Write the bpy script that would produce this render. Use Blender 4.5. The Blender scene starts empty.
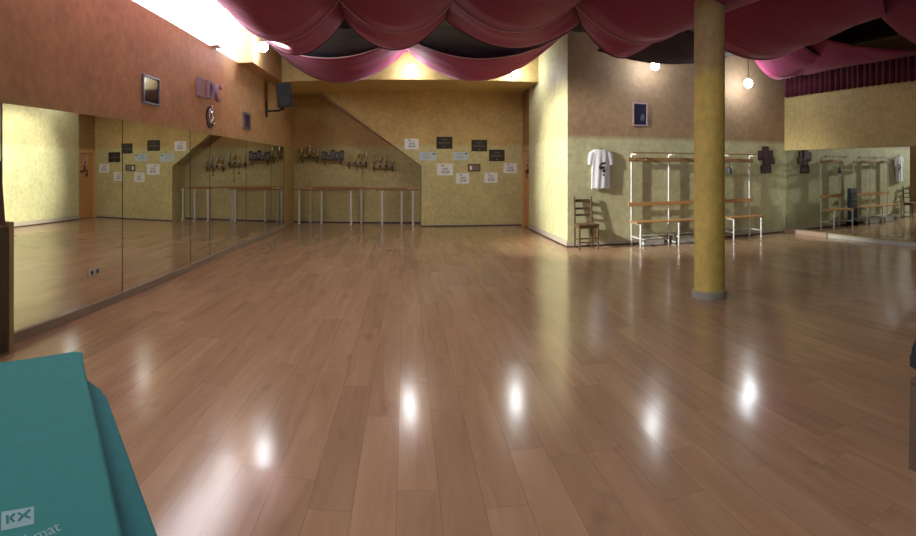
import bpy, bmesh, math, random
from mathutils import Vector, Matrix, noise
random.seed(7)
sc = bpy.context.scene
col = sc.collection
sin, cos, pi = math.sin, math.cos, math.pi

# ------------------------------------------------------------------ camera
# the photograph is a hand-held sweep panorama: cylindrical lens, 546 px per radian
F, X0, Y0, EYE = 546.0, 406.0, 168.6, 1.5
cd = bpy.data.cameras.new('camera'); cam = bpy.data.objects.new('camera', cd); col.objects.link(cam)
cam.location = (0, 0, EYE); cam.rotation_euler = (pi/2, 0, 0)
cd.type = 'PANO'; cd.panorama_type = 'CENTRAL_CYLINDRICAL'
cd.central_cylindrical_range_u_min = -X0/F
cd.central_cylindrical_range_u_max = (916-X0)/F
cd.central_cylindrical_range_v_min = -(536-Y0)/F
cd.central_cylindrical_range_v_max = Y0/F
cd.central_cylindrical_radius = 1.0
cd.clip_start = 0.05; cd.clip_end = 200
sc.camera = cam

def P(px, py, Y):
    """pixel + depth along the room -> point"""
    t = (px-X0)/F; d = Y/cos(t)
    return Vector((Y*math.tan(t), Y, EYE + (Y0-py)*d/F))

# ------------------------------------------------------------------ materials
def lin(c): return tuple(((v/12.92) if v <= .04045 else ((v+.055)/1.055)**2.4) for v in c)
def base(name, rgb, rough=.6, metal=0., spec=.5):
    m = bpy.data.materials.new(name); m.use_nodes = True
    b = m.node_tree.nodes['Principled BSDF']
    b.inputs['Base Color'].default_value = (*rgb, 1); b.inputs['Roughness'].default_value = rough
    b.inputs['Metallic'].default_value = metal; b.inputs['Specular IOR Level'].default_value = spec
    return m, m.node_tree, b
def plain(name, rgb, rough=.6, metal=0., var=.12, scale=9.):
    m, nt, b = base(name, rgb, rough, metal)
    tc = nt.nodes.new('ShaderNodeTexCoord'); n = nt.nodes.new('ShaderNodeTexNoise'); n.inputs['Scale'].default_value = scale
    n.inputs['Detail'].default_value = 3
    r = nt.nodes.new('ShaderNodeMix'); r.data_type = 'RGBA'
    r.inputs['A'].default_value = (*[v*(1-var) for v in rgb], 1); r.inputs['B'].default_value = (*[min(1, v*(1+var)) for v in rgb], 1)
    nt.links.new(tc.outputs['Object'], n.inputs['Vector']); nt.links.new(n.outputs['Fac'], r.inputs['Factor'])
    nt.links.new(r.outputs['Result'], b.inputs['Base Color'])
    return m
def wood(name, c1, c2, rough=.45, axis=0, scale=6.):
    m, nt, b = base(name, c1, rough)
    tc = nt.nodes.new('ShaderNodeTexCoord'); mp = nt.nodes.new('ShaderNodeMapping')
    s = [scale*5]*3; s[axis] = scale*.4; mp.inputs['Scale'].default_value = s
    n = nt.nodes.new('ShaderNodeTexNoise'); n.inputs['Scale'].default_value = 1; n.inputs['Detail'].default_value = 4
    r = nt.nodes.new('ShaderNodeMix'); r.data_type = 'RGBA'; r.inputs['A'].default_value = (*c1, 1); r.inputs['B'].default_value = (*c2, 1)
    L = nt.links.new
    L(tc.outputs['Object'], mp.inputs['Vector']); L(mp.outputs[0], n.inputs['Vector']); L(n.outputs['Fac'], r.inputs['Factor']); L(r.outputs['Result'], b.inputs['Base Color'])
    return m
def emit(name, rgb, s):
    m = bpy.data.materials.new(name); m.use_nodes = True; nt = m.node_tree; nt.nodes.clear()
    e = nt.nodes.new('ShaderNodeEmission'); e.inputs[0].default_value = (*rgb, 1); e.inputs[1].default_value = s
    o = nt.nodes.new('ShaderNodeOutputMaterial'); nt.links.new(e.outputs[0], o.inputs[0]); return m
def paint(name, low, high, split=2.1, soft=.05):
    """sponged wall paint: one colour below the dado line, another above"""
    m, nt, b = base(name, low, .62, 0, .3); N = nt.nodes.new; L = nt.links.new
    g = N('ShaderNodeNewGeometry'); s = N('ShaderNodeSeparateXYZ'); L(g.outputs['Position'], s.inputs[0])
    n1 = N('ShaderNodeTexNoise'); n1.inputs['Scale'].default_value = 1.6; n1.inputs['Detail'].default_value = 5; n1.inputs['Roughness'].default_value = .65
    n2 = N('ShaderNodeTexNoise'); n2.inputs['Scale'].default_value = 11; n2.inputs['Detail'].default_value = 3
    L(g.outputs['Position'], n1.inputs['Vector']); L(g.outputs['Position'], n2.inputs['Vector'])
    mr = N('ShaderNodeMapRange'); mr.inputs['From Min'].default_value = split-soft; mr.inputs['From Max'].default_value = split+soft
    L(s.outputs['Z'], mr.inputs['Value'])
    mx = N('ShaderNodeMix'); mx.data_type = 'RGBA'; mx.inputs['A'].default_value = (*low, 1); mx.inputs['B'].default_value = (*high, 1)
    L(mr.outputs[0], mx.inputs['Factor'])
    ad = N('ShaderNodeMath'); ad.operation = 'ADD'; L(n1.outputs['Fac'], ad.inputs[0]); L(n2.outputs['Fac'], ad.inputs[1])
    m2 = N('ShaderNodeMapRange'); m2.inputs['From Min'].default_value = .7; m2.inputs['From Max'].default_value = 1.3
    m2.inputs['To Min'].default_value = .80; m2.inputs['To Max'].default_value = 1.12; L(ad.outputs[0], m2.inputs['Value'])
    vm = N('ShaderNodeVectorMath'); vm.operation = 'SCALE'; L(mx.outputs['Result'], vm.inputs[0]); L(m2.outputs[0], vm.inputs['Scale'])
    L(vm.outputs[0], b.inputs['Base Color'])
    bp = N('ShaderNodeBump'); bp.inputs['Strength'].default_value = .15; bp.inputs['Distance'].default_value = .01
    L(n2.outputs['Fac'], bp.inputs['Height']); L(bp.outputs[0], b.inputs['Normal'])
    return m
def laminate():
    m, nt, b = base('laminate_floor', (.45, .27, .15), .2, 0, .5); N = nt.nodes.new; L = nt.links.new
    def M(op, a, c=None):
        n = N('ShaderNodeMath'); n.operation = op
        for i, v in enumerate((a, c)):
            if v is None: continue
            if isinstance(v, (int, float)): n.inputs[i].default_value = v
            else: L(v, n.inputs[i])
        return n.outputs[0]
    g = N('ShaderNodeNewGeometry'); s = N('ShaderNodeSeparateXYZ'); L(g.outputs['Position'], s.inputs[0])
    u = M('DIVIDE', M('ADD', s.outputs['X'], .042), .195); row = M('FLOOR', u); fu = M('FRACT', u)
    wn = N('ShaderNodeTexWhiteNoise'); wn.noise_dimensions = '1D'; L(row, wn.inputs['W'])
    v = M('ADD', M('DIVIDE', s.outputs['Y'], 1.38), M('MULTIPLY', wn.outputs['Value'], 3.7)); idx = M('FLOOR', v); fv = M('FRACT', v)
    cb = N('ShaderNodeCombineXYZ'); L(row, cb.inputs[0]); L(idx, cb.inputs[1])
    w2 = N('ShaderNodeTexWhiteNoise'); w2.noise_dimensions = '3D'; L(cb.outputs[0], w2.inputs['Vector'])
    # grain, shifted from board to board
    of = N('ShaderNodeVectorMath'); of.operation = 'MULTIPLY_ADD'; L(w2.outputs['Color'], of.inputs[0]); of.inputs[1].default_value = (9, 9, 9); L(g.outputs['Position'], of.inputs[2])
    mp = N('ShaderNodeMapping'); mp.inputs['Scale'].default_value = (9, .9, 1); L(of.outputs[0], mp.inputs['Vector'])
    n1 = N('ShaderNodeTexNoise'); n1.inputs['Scale'].default_value = 1.; n1.inputs['Detail'].default_value = 6; n1.inputs['Roughness'].default_value = .6; n1.inputs['Distortion'].default_value = .8
    L(mp.outputs[0], n1.inputs['Vector'])
    mp2 = N('ShaderNodeMapping'); mp2.inputs['Scale'].default_value = (7, 3, 1); L(of.outputs[0], mp2.inputs['Vector'])
    n2 = N('ShaderNodeTexNoise'); n2.inputs['Scale'].default_value = 1; n2.inputs['Detail'].default_value = 2; L(mp2.outputs[0], n2.inputs['Vector'])
    cr = N('ShaderNodeValToRGB'); L(n1.outputs['Fac'], cr.inputs[0])
    e = cr.color_ramp.elements; e[0].position = .25; e[0].color = (.35, .21, .12, 1); e[1].position = .72; e[1].color = (.46, .295, .178, 1)
    k = cr.color_ramp.elements.new(.5); k.color = (.41, .255, .148, 1)
    kn = M('MULTIPLY', M('MAXIMUM', M('SUBTRACT', .36, n2.outputs['Fac']), 0), 1.3)
    sh = M('SUBTRACT', M('ADD', .92, M('MULTIPLY', w2.outputs['Value'], .2)), kn)
    # seams
    e1 = M('LESS_THAN', M('MINIMUM', fu, M('SUBTRACT', 1, fu)), .012); e2 = M('LESS_THAN', M('MINIMUM', fv, M('SUBTRACT', 1, fv)), .0016)
    seam = M('MAXIMUM', e1, e2)
    sh2 = M('MULTIPLY', sh, M('SUBTRACT', 1, M('MULTIPLY', seam, .22)))
    vm = N('ShaderNodeVectorMath'); vm.operation = 'SCALE'; L(cr.outputs[0], vm.inputs[0]); L(sh2, vm.inputs['Scale']); L(vm.outputs[0], b.inputs['Base Color'])
    # every board lies a hair out of level
    tl = N('ShaderNodeVectorMath'); tl.operation = 'MULTIPLY_ADD'; L(w2.outputs['Color'], tl.inputs[0]); tl.inputs[1].default_value = (.012, .016, 0); tl.inputs[2].default_value = (-.006, -.008, 1)
    nm = N('ShaderNodeVectorMath'); nm.operation = 'NORMALIZE'; L(tl.outputs[0], nm.inputs[0])
    n3 = N('ShaderNodeTexNoise'); n3.inputs['Scale'].default_value = 5; n3.inputs['Detail'].default_value = 2; L(g.outputs['Position'], n3.inputs['Vector'])
    bp = N('ShaderNodeBump'); bp.inputs['Strength'].default_value = .05; bp.inputs['Distance'].default_value = .01
    L(n3.outputs['Fac'], bp.inputs['Height']); L(nm.outputs[0], bp.inputs['Normal']); L(bp.outputs[0], b.inputs['Normal'])
    rr = M('ADD', .135, M('MULTIPLY', n1.outputs['Fac'], .06)); L(rr, b.inputs['Roughness'])
    b.inputs['Specular IOR Level'].default_value = .55
    return m
def cloth(name, rgb, tr=.15):
    m, nt, b = base(name, rgb, .75, 0, .25); N = nt.nodes.new; L = nt.links.new
    b.inputs['Sheen Weight'].default_value = .35; b.inputs['Sheen Roughness'].default_value = .4; b.inputs['Sheen Tint'].default_value = (.9, .5, .62, 1)
    tc = N('ShaderNodeTexCoord'); mp = N('ShaderNodeMapping'); mp.inputs['Scale'].default_value = (1.2, 6, 1.2)
    n = N('ShaderNodeTexNoise'); n.inputs['Scale'].default_value = 1.5; n.inputs['Detail'].default_value = 3
    L(tc.outputs['Object'], mp.inputs[0]); L(mp.outputs[0], n.inputs['Vector'])
    bp = N('ShaderNodeBump'); bp.inputs['Strength'].default_value = .35; bp.inputs['Distance'].default_value = .04; L(n.outputs['Fac'], bp.inputs['Height']); L(bp.outputs[0], b.inputs['Normal'])
    t = N('ShaderNodeBsdfTranslucent'); t.inputs[0].default_value = (*rgb, 1); mx = N('ShaderNodeMixShader'); mx.inputs[0].default_value = tr
    o = nt.nodes['Material Output']; L(b.outputs[0], mx.inputs[1]); L(t.outputs[0], mx.inputs[2]); L(mx.outputs[0], o.inputs[0])
    return m

M_floor = laminate()
YEL = (.56, .47, .19); OCH = (.44, .285, .10); TER = (.52, .235, .105)
M_back = paint('wall_paint_yellow_ochre', (.59, .52, .26), (.56, .385, .155))
M_front = paint('wall_paint_yellow_terracotta', (.53, .52, .32), (.36, .24, .145))
M_left = paint('wall_paint_orange', (.50, .36, .15), (.57, .345, .17))
M_side = paint('wall_paint_pale_yellow', (.66, .64, .37), (.60, .54, .30))
M_right = paint('wall_paint_beige', (.50, .40, .17), (.50, .385, .165))
M_ceil = plain('dark_grey_ceiling', (.012, .013, .018), .32, .35)
M_white = plain('white_plaster', (.84, .82, .80), .7)
M_base = plain('grey_skirting', (.50, .45, .38), .5)
M_dkline = plain('dark_brown_skirting', (.055, .03, .02), .5)
M_trimw = wood('taupe_wood_trim', (.32, .27, .21), (.46, .40, .32), .4, 1)
M_mirror, _, _b = base('mirror_silver', (.80, .82, .76), .012, 1.)
M_mirror2, _, _b = base('mirror_silver_dim', (.62, .66, .62), .012, 1.)
M_medge = plain('mirror_edge_green', (.03, .05, .04), .3)
M_red = cloth('burgundy_fabric', (.31, .038, .115))
M_satin = cloth('dark_grey_satin', (.11, .12, .15), .03)
for _n in M_satin.node_tree.nodes:
    if _n.type == 'BSDF_PRINCIPLED': _n.inputs['Roughness'].default_value = .32; _n.inputs['Metallic'].default_value = .5; _n.inputs['Sheen Weight'].default_value = 0
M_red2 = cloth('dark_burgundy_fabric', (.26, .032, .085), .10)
M_hem = plain('pale_hem_cord', (.55, .33, .36), .6)
M_hemd = plain('dark_hem_cord', (.03, .012, .02), .6)
M_door = wood('orange_door_wood', (.52, .24, .075), (.62, .31, .11), .45, 2)
M_frame = wood('door_frame_wood', (.60, .36, .16), (.66, .42, .20), .45, 2)
M_brass = plain('dark_brass', (.12, .08, .03), .3, .9)
M_chair = wood('dark_chair_wood', (.075, .042, .018), (.14, .08, .035), .45, 2)
M_rush = plain('brown_seat', (.13, .075, .035), .7)
M_wtube = plain('white_painted_steel', (.78, .79, .80), .3, .1, .03)
M_wood = wood('varnished_pine', (.50, .26, .10), (.62, .36, .16), .35, 0)
M_wood_d = wood('varnished_brown_slat', (.30, .16, .07), (.42, .24, .11), .4, 0)
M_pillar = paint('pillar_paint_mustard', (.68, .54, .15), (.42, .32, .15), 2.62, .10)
M_pbase = plain('grey_concrete_ring', (.34, .34, .28), .7)
M_paper = plain('white_paper', (.80, .80, .78), .6, 0, .03)
M_pblue = plain('pale_blue_paper', (.50, .60, .66), .6, 0, .04)
M_ink = plain('blue_grey_ink', (.16, .20, .32), .6)
M_black = plain('black_board', (.022, .016, .014), .45)
M_blk2 = plain('black_plastic', (.010, .010, .013), .5)
M_grill = plain('speaker_mesh_grey', (.014, .015, .019), .6)
M_plate = plain('dull_silver_plate', (.20, .18, .17), .55)
M_gold = plain('gold_metal', (.62, .42, .15), .25, .9)
M_silver = plain('silver_metal', (.62, .62, .64), .25, .9)
M_letter = plain('mauve_silver_letter', (.34, .28, .37), .4, .15)
M_ldark = plain('letter_side_dark', (.16, .12, .15), .5)
M_alu = plain('blue_grey_frame', (.22, .25, .32), .3, .5)
M_glass, _, _g = base('dark_picture_under_glass', (.05, .035, .045), .06, 0, .9)
M_photo = plain('dark_photo_print', (.07, .03, .045), .5, 0, .8, 14)
M_pict = plain('dark_blue_poster', (.02, .02, .05), .35, 0, .5, 8)
M_lilac = plain('lilac_frame', (.40, .30, .33), .5)
M_shirt = plain('white_cotton', (.78, .80, .86), .8, 0, .04)
M_print = plain('black_shirt_print', (.03, .03, .04), .7)
M_teal = plain('teal_foam', (.014, .175, .165), .85, 0, .12, 30)
M_teal2 = plain('deeper_teal_foam', (.007, .14, .15), .85, 0, .12, 30)
M_tlogo = plain('pale_teal_print', (.19, .34, .35), .7)
M_dwood = wood('dark_brown_cabinet_wood', (.055, .038, .022), (.10, .07, .04), .5, 2)
M_lwood = wood('light_edge_wood', (.42, .31, .16), (.52, .40, .22), .5, 2)
M_dred = plain('dark_red_board', (.10, .014, .012), .4)
M_navy = plain('blue_grey_painted_panel', (.055, .075, .105), .5)
M_pane = emit('frosted_daylight_pane', (1.0, .93, .98), 7.0)
BULB = 62.0
M_bulb = emit('cool_bulb_glow', (.90, .96, 1.0), BULB)
M_sock = plain('switch_plastic', (.70, .70, .66), .4)
M_bag = plain('black_jacket_cloth', (.012, .016, .022), .8)

M_stool = wood('brown_stool_wood', (.10, .07, .045), (.15, .11, .075), .5, 2)
# ------------------------------------------------------------------ mesh builder
ORG = {}
class MB:
    def __init__(s): s.v = []; s.f = []; s.m = []; s.mi = 0; s.T = None
    def add(s, vs, fs):
        o = len(s.v)
        s.v += [tuple(s.T @ Vector(v)) if s.T else tuple(v) for v in vs]
        s.f += [tuple(i+o for i in f) for f in fs]; s.m += [s.mi]*len(fs); return s
    def box(s, x0, x1, y0, y1, z0, z1, bev=0.):
        bm = bmesh.new(); bmesh.ops.create_cube(bm, size=1)
        for v in bm.verts: v.co = Vector((x0+(v.co.x+.5)*(x1-x0), y0+(v.co.y+.5)*(y1-y0), z0+(v.co.z+.5)*(z1-z0)))
        if bev: bmesh.ops.bevel(bm, geom=list(bm.edges), offset=bev, segments=2, affect='EDGES', clamp_overlap=True)
        bm.verts.index_update(); s.add([v.co[:] for v in bm.verts], [[v.index for v in f.verts] for f in bm.faces]); bm.free(); return s
    def tube(s, pts, r, n=10, closed=False):
        pts = [Vector(p) for p in pts]; rs = r if isinstance(r, (list, tuple)) else [r]*len(pts)
        vs = []; fs = []; up = None
        for i, p in enumerate(pts):
            a = pts[i-1] if i else (pts[-1] if closed else p); b = pts[(i+1) % len(pts)] if (i < len(pts)-1 or closed) else p
            d = (b-a).normalized()
            if up is None: up = d.orthogonal().normalized()
            else: up = (up-d*up.dot(d)); up = up.normalized() if up.length > 1e-6 else d.orthogonal().normalized()
            w = d.cross(up)
            for k in range(n):
                t = 2*pi*k/n; vs.append(p+(up*cos(t)+w*sin(t))*rs[i])
        m = len(pts)
        for i in range(m if closed else m-1):
            for k in range(n):
                j = (i+1) % m; fs.append((i*n+k, i*n+(k+1) % n, j*n+(k+1) % n, j*n+k))
        if not closed: fs += [tuple(range(n))[::-1], tuple((m-1)*n+k for k in range(n))]
        return s.add(vs, fs)
    def lathe(s, prof, c=(0, 0, 0), n=24):
        vs = []; fs = []; c = Vector(c)
        for r, z in prof:
            for k in range(n): vs.append(c+Vector((r*cos(2*pi*k/n), r*sin(2*pi*k/n), z)))
        m = len(prof)
        for i in range(m-1):
            for k in range(n): fs.append((i*n+k, i*n+(k+1) % n, (i+1)*n+(k+1) % n, (i+1)*n+k))
        if prof[0][0] > 1e-5: fs.append(tuple(range(n))[::-1])
        if prof[-1][0] > 1e-5: fs.append(tuple((m-1)*n+k for k in range(n)))
        return s.add(vs, fs)
    def prism(s, poly, off):
        """planar 3D polygon pushed by vector off"""
        poly = [Vector(p) for p in poly]; off = Vector(off); n = len(poly)
        bm = bmesh.new(); a = [bm.verts.new(p) for p in poly]; b = [bm.verts.new(p+off) for p in poly]
        bm.faces.new(a); bm.faces.new(b[::-1])
        for i in range(n): bm.faces.new((a[i], b[i], b[(i+1) % n], a[(i+1) % n]))
        bmesh.ops.recalc_face_normals(bm, faces=bm.faces[:]); bm.verts.index_update()
        s.add([v.co[:] for v in bm.verts], [[v.index for v in f.verts] for f in bm.faces]); bm.free(); return s
    def ball(s, c, r, n=12, sz=None):
        sz = sz or (1, 1, 1); bm = bmesh.new(); bmesh.ops.create_uvsphere(bm, u_segments=n*2, v_segments=n, radius=r)
        for v in bm.verts: v.co = Vector((v.co.x*sz[0]+c[0], v.co.y*sz[1]+c[1], v.co.z*sz[2]+c[2]))
        bm.verts.index_update(); s.add([v.co[:] for v in bm.verts], [[v.index for v in f.verts] for f in bm.faces]); bm.free(); return s
    def text(s, txt, size, T, ext=.004, shear=0.):
        cu = bpy.data.curves.new('t', 'FONT'); cu.body = txt; cu.size = size; cu.extrude = ext; cu.align_x = 'CENTER'; cu.align_y = 'CENTER'; cu.shear = shear
        ob = bpy.data.objects.new('t', cu); col.objects.link(ob); bpy.context.view_layer.update()
        me = ob.evaluated_get(bpy.context.evaluated_depsgraph_get()).to_mesh()
        vs = [T @ v.co for v in me.vertices]; fs = [tuple(p.vertices) for p in me.polygons]
        s.add(vs, fs); ob.to_mesh_clear(); bpy.data.objects.remove(ob); bpy.data.curves.remove(cu); return s
    def build(s, name, mats, parent=None, smooth=False, org=None):
        if not isinstance(mats, (list, tuple)): mats = [mats]
        if parent is not None: o0 = ORG[parent.name]
        elif org is not None: o0 = Vector(org)
        else:
            xs, ys, zs = zip(*s.v); o0 = Vector(((min(xs)+max(xs))/2, (min(ys)+max(ys))/2, min(zs)))
        me = bpy.data.meshes.new(name); me.from_pydata([Vector(v)-o0 for v in s.v], [], s.f)
        for m in mats: me.materials.append(m)
        for p, k in zip(me.polygons, s.m): p.material_index = min(k, len(mats)-1); p.use_smooth = smooth
        me.update(); ob = bpy.data.objects.new(name, me); col.objects.link(ob)
        if parent is not None: ob.parent = parent
        else: ob.location = o0
        if smooth:
            try: me.set_sharp_from_angle(angle=.7)
            except Exception: pass
        ORG[ob.name] = o0; return ob
def tag(o, label, cat, group=None, kind=None):
    o['label'] = label; o['category'] = cat
    if group: o['group'] = group
    if kind: o['kind'] = kind
    return o
def thing(name, label, cat, loc, group=None):
    o = bpy.data.objects.new(name, None); o.empty_display_size = .1; col.objects.link(o); o.location = loc
    ORG[o.name] = Vector(loc); return tag(o, label, cat, group)
def struct(name, mb, mats, label=None, parent=None):
    o = mb.build(name, mats, parent)
    if parent is None:
        o['kind'] = 'structure'
        if label: o['label'] = label
    return o
def copy_tree(o, parent=None):
    c = o.copy(); col.objects.link(c); ORG[c.name] = ORG[o.name]
    if parent is not None: c.parent = parent
    for ch in list(o.children): copy_tree(ch, c)
    return c

# ------------------------------------------------------------------ room shell
XL, XS, YF, YB, YR, XN = -3.13, 3.03, 9.95, 14.16, 15.07, .40
YK = -4.0                       # wall behind the camera
HL, HC = 3.50, 4.12             # ledge under the clerestory / dark ceiling
XR = lambda y: 8.61-.0256*y
struct('floor', MB().box(XL-.3, 9.0, YK-.2, YR+.3, -.12, 0), M_floor, 'glossy wood-look laminate floor')
struct('ceiling', MB().box(-2.75, 9.0, YK-.2, 12.25, HC, HC+.1).box(-3.6, -2.75, 9.8, 12.25, HC, HC+.1), M_ceil, 'dark ceiling above the red drapes')
struct('wall_left', MB().box(XL-.2, XL, YK-.2, YR+.2, 0, HL).box(XL-.2, XL, 9.8, YR+.2, HL, HC+.1), M_left, 'orange wall above the mirrors')
# clerestory daylight strip on top of the left wall
w = MB().box(-3.34, -3.13, YK-.2, 9.8, HL, HL+.012); struct('trim_1', w, M_white)
w = MB().box(-3.30, -2.75, YK-.2, 9.8, 4.72, 4.8).box(-2.79, -2.75, YK-.2, 9.8, HC+.1, 4.72).box(-3.30, -2.75, 9.76, 9.799, HC, 4.72)
struct('trim_2', w, M_white)
w = MB(); w.box(-3.24, -3.20, YK-.2, 9.8, HL+.012, 4.72); wo = struct('window_1', w, M_pane, 'bright daylight strip along the top of the left wall')
fr = MB()
for k in range(8):
    y = YK+1.2+k*1.6; fr.box(-3.199, -3.185, y-.02, y+.02, HL, 4.72)
fr.build('window_frame', M_white, wo)
# boxed beam on the left wall, cross beam, lowered soffit behind it
struct('trim_3', MB().box(XL, -2.83, 9.8, 12.25, 3.49, HC), M_left, 'boxed beam end high on the left wall')
struct('trim_4', MB().box(XL, XS, 12.25, YB+.02, HL, HC), M_back, 'cross beam and lowered soffit')
struct('trim_5', MB().box(-2.83, -2.0, 9.8, 12.25, HC-.03, HC), M_white, 'ceiling strip painted pale for the lamplight on it')  # bulb light on the dark ceiling, painted in as a white strip
# back wall with the stair-shaped opening, the recess behind it
wb = MB().prism([(XN, YB, 0), (XS+.2, YB, 0), (XS+.2, YB, 3.52), (-2.24, YB, 3.52), (XN, YB, 1.57)], (0, .12, 0))
struct('wall_back', wb, M_back, 'yellow wall with certificates')
struct('wall_recess', MB().box(XL-.1, XN+.3, YR, YR+.15, 0, HC).box(XN, XN+.12, YB+.12, YR, 0, 1.72), M_back, 'recess under the stairs')
struct('trim_6', MB().prism([(XN+.12, YB+.121, 1.50), (XN+.12, YB+.121, 1.70), (-2.40, YB+.121, 3.75), (-2.40, YB+.121, 3.53)], (0, YR-YB-.13, 0)), M_front, 'sloping soffit of the stair')
struct('trim_7', MB().box(XL, -2.30, YB+.02, YR, HL, HL+.1), M_front)
# projecting block on the right: side wall with the door, front wall
YD0, YD1 = 13.22, 14.12
struct('wall_side', MB().box(XS, XS+.012, YF, YD0, 0, HC).box(XS+.012, XS+.2, YF+.2, YD0, 0, HC), M_side, 'pale yellow side of the block')
M_doorwall = paint('wall_paint_orange_brown', (.60, .33, .13), (.34, .19, .07))
struct('wall_door_side', MB().box(XS+.05, XS+.2, YD0, YB, 2.04, HL), M_doorwall)
d1 = MB().box(XS+.06, XS+.12, YD0+.06, YD1-.06, .01, 1.98, .004); dd = struct('door_1', d1, M_door, 'orange wooden door in the far corner')
d = MB()
d.box(XS+.02, XS+.2, YD0, YD0+.06, 0, 2.04).box(XS+.02, XS+.2, YD1-.06, YB, 0, 2.04).box(XS+.02, XS+.2, YD0+.06, YD1-.06, 1.98, 2.04); d.build('door_frame', M_frame, dd)
MB().tube([(XS+.06, 13.37, 1.42), (XS+.01, 13.37, 1.42)], .02).ball((XS-.01, 13.37, 1.42), .045, 8).build('door_knob', M_brass, dd, True)
struct('wall_front', MB().box(XS+.012, XR(YF)+.3, YF, YF+.2, 0, HC), M_front, 'wall with the coat racks')
rw = MB().prism([(XR(YK), YK, 0), (XR(YK)+.2, YK, 0), (XR(YF)+.2, YF, 0), (XR(YF), YF, 0)], (0, 0, HC))
struct('wall_right', rw, M_right, 'beige wall above the right mirror')
struct('wall_rear', MB().box(XL-.3, 9.0, YK-.2, YK, 0, HC+.1), M_front)
# skirtings
def skirt(name, a, b, n, h=.085, t=.014):
    a = Vector((*a, 0)); b = Vector((*b, 0)); n = Vector((*n, 0))
    m = MB().prism([a, b, b+n*t, a+n*t], (0, 0, h)); m.mi = 1; m.prism([a+n*t*.5, b+n*t*.5, b+n*(t+.008), a+n*(t+.008)], (0, 0, .025))
    struct(name, m, [M_base, M_dkline])
skirt('baseboard_side', (XS, YF), (XS, YD0), (-1, 0), .13)
skirt('baseboard_front', (XS-.02, YF), (XR(YF), YF), (0, -1))
skirt('baseboard_back', (XN, YB), (XS, YB), (0, -1), .05)
skirt('baseboard_recess', (XL, YR), (XN, YR), (0, -1), .05)

# ------------------------------------------------------------------ mirrors
edges = [-2.7, -.66, 1.37, 3.40, 5.43, 7.44, 8.29, 10.3, 12.3, 13.65]
lab = {5.43: 'tall wall mirror panel with the double socket at its foot', 7.44: 'narrower wall mirror panel between two seams on the orange wall', 3.40: 'wall mirror panel beside the wooden cabinet reflecting the bright wall',
       8.29: 'wall mirror panel just beyond the narrow one, below the small grey picture', 10.3: 'wall mirror panel below the loudspeaker end of the orange wall', 12.3: 'last wall mirror panel before the stair recess'}
lab = ['rearmost mirror panel behind the camera', 'mirror panel behind the camera beside the cabinet', 'mirror panel left of the cabinet, out past the picture edge',
       'wall mirror panel nearest the camera, right of the wooden cabinet', 'large wall mirror panel under the framed picture, reflecting certificates',
       'narrow wall mirror panel between two close seams, under the wall letters', 'wall mirror panel just past the narrow one, reflecting the barres',
       'wall mirror panel under the small grey picture, reflecting trophies', 'last wall mirror panel before the stair recess']
for k in range(len(edges)-1):
    y0, y1 = edges[k]+.004, edges[k+1]-.009
    if y1 < 1.3: continue
    dx = .0084*(y1-y0)
    m = MB(); m.prism([(XL+.012, y0, .085), (XL+.012+dx, y1, .085), (XL+.012+dx, y1, 2.055), (XL+.012, y0, 2.055)], (-.011, 0, 0))
    o = m.build('wall_mirror', [M_mirror]); tag(o, lab[k], 'mirror', 'mirror panels along the left wall')
    MB().box(XL+.001, XL+.016+dx, y1-.001, y1+.007, .085, 2.055).build('edge', M_medge, o)
struct('baseboard_left', MB().box(XL, XL+.045, -2.7, 13.65, 0, .085, .006), M_trimw, 'taupe wooden ledge under the left mirrors')
def XM(y): return 8.61+.0077*YF-.0333*y
re = [4.0, 5.45, 7.0, 8.53, YF-.02]
rl = ['', 'right-hand wall mirror panel at the picture edge', 'right-hand wall mirror panel reflecting the benches and the chair', 'right-hand wall mirror panel in the far corner, reflecting the coat rack']
for k in range(4):
    y0, y1 = re[k]+.002, re[k+1]-.002
    m = MB().prism([(XM(y0)-.03, y0, .09), (XM(y1)-.03, y1, .09), (XM(y1)-.03, y1, 1.93), (XM(y0)-.03, y0, 1.93)], (.028, 0, 0))
    if k == 0: continue
    tag(m.build('wall_mirror', [M_mirror2]), rl[k], 'mirror', 'mirror panels along the right wall')
# header board the mirror sits under, and the foot rail
m = MB().prism([(XR(4)-.09, 4, 1.93), (XR(4)-.001, 4, 1.93), (XR(YF)-.001, YF-.001, 1.93), (XR(YF)-.09, YF-.001, 1.93)], (0, 0, 1.27))
struct('trim_8', m, M_right, 'beige header above the right mirror')
m = MB().prism([(XR(8.53)-.12, 8.53, 0), (XR(8.53)-.06, 8.53, 0), (XR(YF)-.06, YF-.02, 0), (XR(YF)-.12, YF-.02, 0)], (0, 0, .09)); m.mi = 1
m.prism([(XR(4)-.08, 4, 0), (XR(4)-.03, 4, 0), (XR(8.53)-.03, 8.53, 0), (XR(8.53)-.08, 8.53, 0)], (0, 0, .07))
struct('baseboard_right', m, [plain('pale_wood_rail', (.42, .32, .24), .4), plain('grey_metal_rail', (.55, .56, .52), .35)], 'foot rail of the right mirror')
# double socket let into the mirror
t = thing('wall_socket', 'white double power socket low on the left mirror', 'socket', (XL+.02, 4.83, .40))
MB().box(XL+.024, XL+.034, 4.72, 4.94, .37, .46, .003).build('plate', M_sock, t)
for y in (4.775, 4.885): MB().box(XL+.034, XL+.036, y-.022, y+.022, .395, .435, .001).build('outlet', M_grill, t)

# ------------------------------------------------------------------ pillar
pc = P(709.5, 290, 5.45); pc.z = 0
t = thing('pillar', 'round mustard yellow pillar with a grey ring at its foot', 'pillar', pc)
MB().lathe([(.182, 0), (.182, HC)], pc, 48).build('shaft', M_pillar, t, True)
MB().lathe([(.178, 0), (.208, 0), (.208, .075), (.196, .085), (.178, .085)], pc, 48).build('base_ring', M_pbase, t, True)

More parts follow.
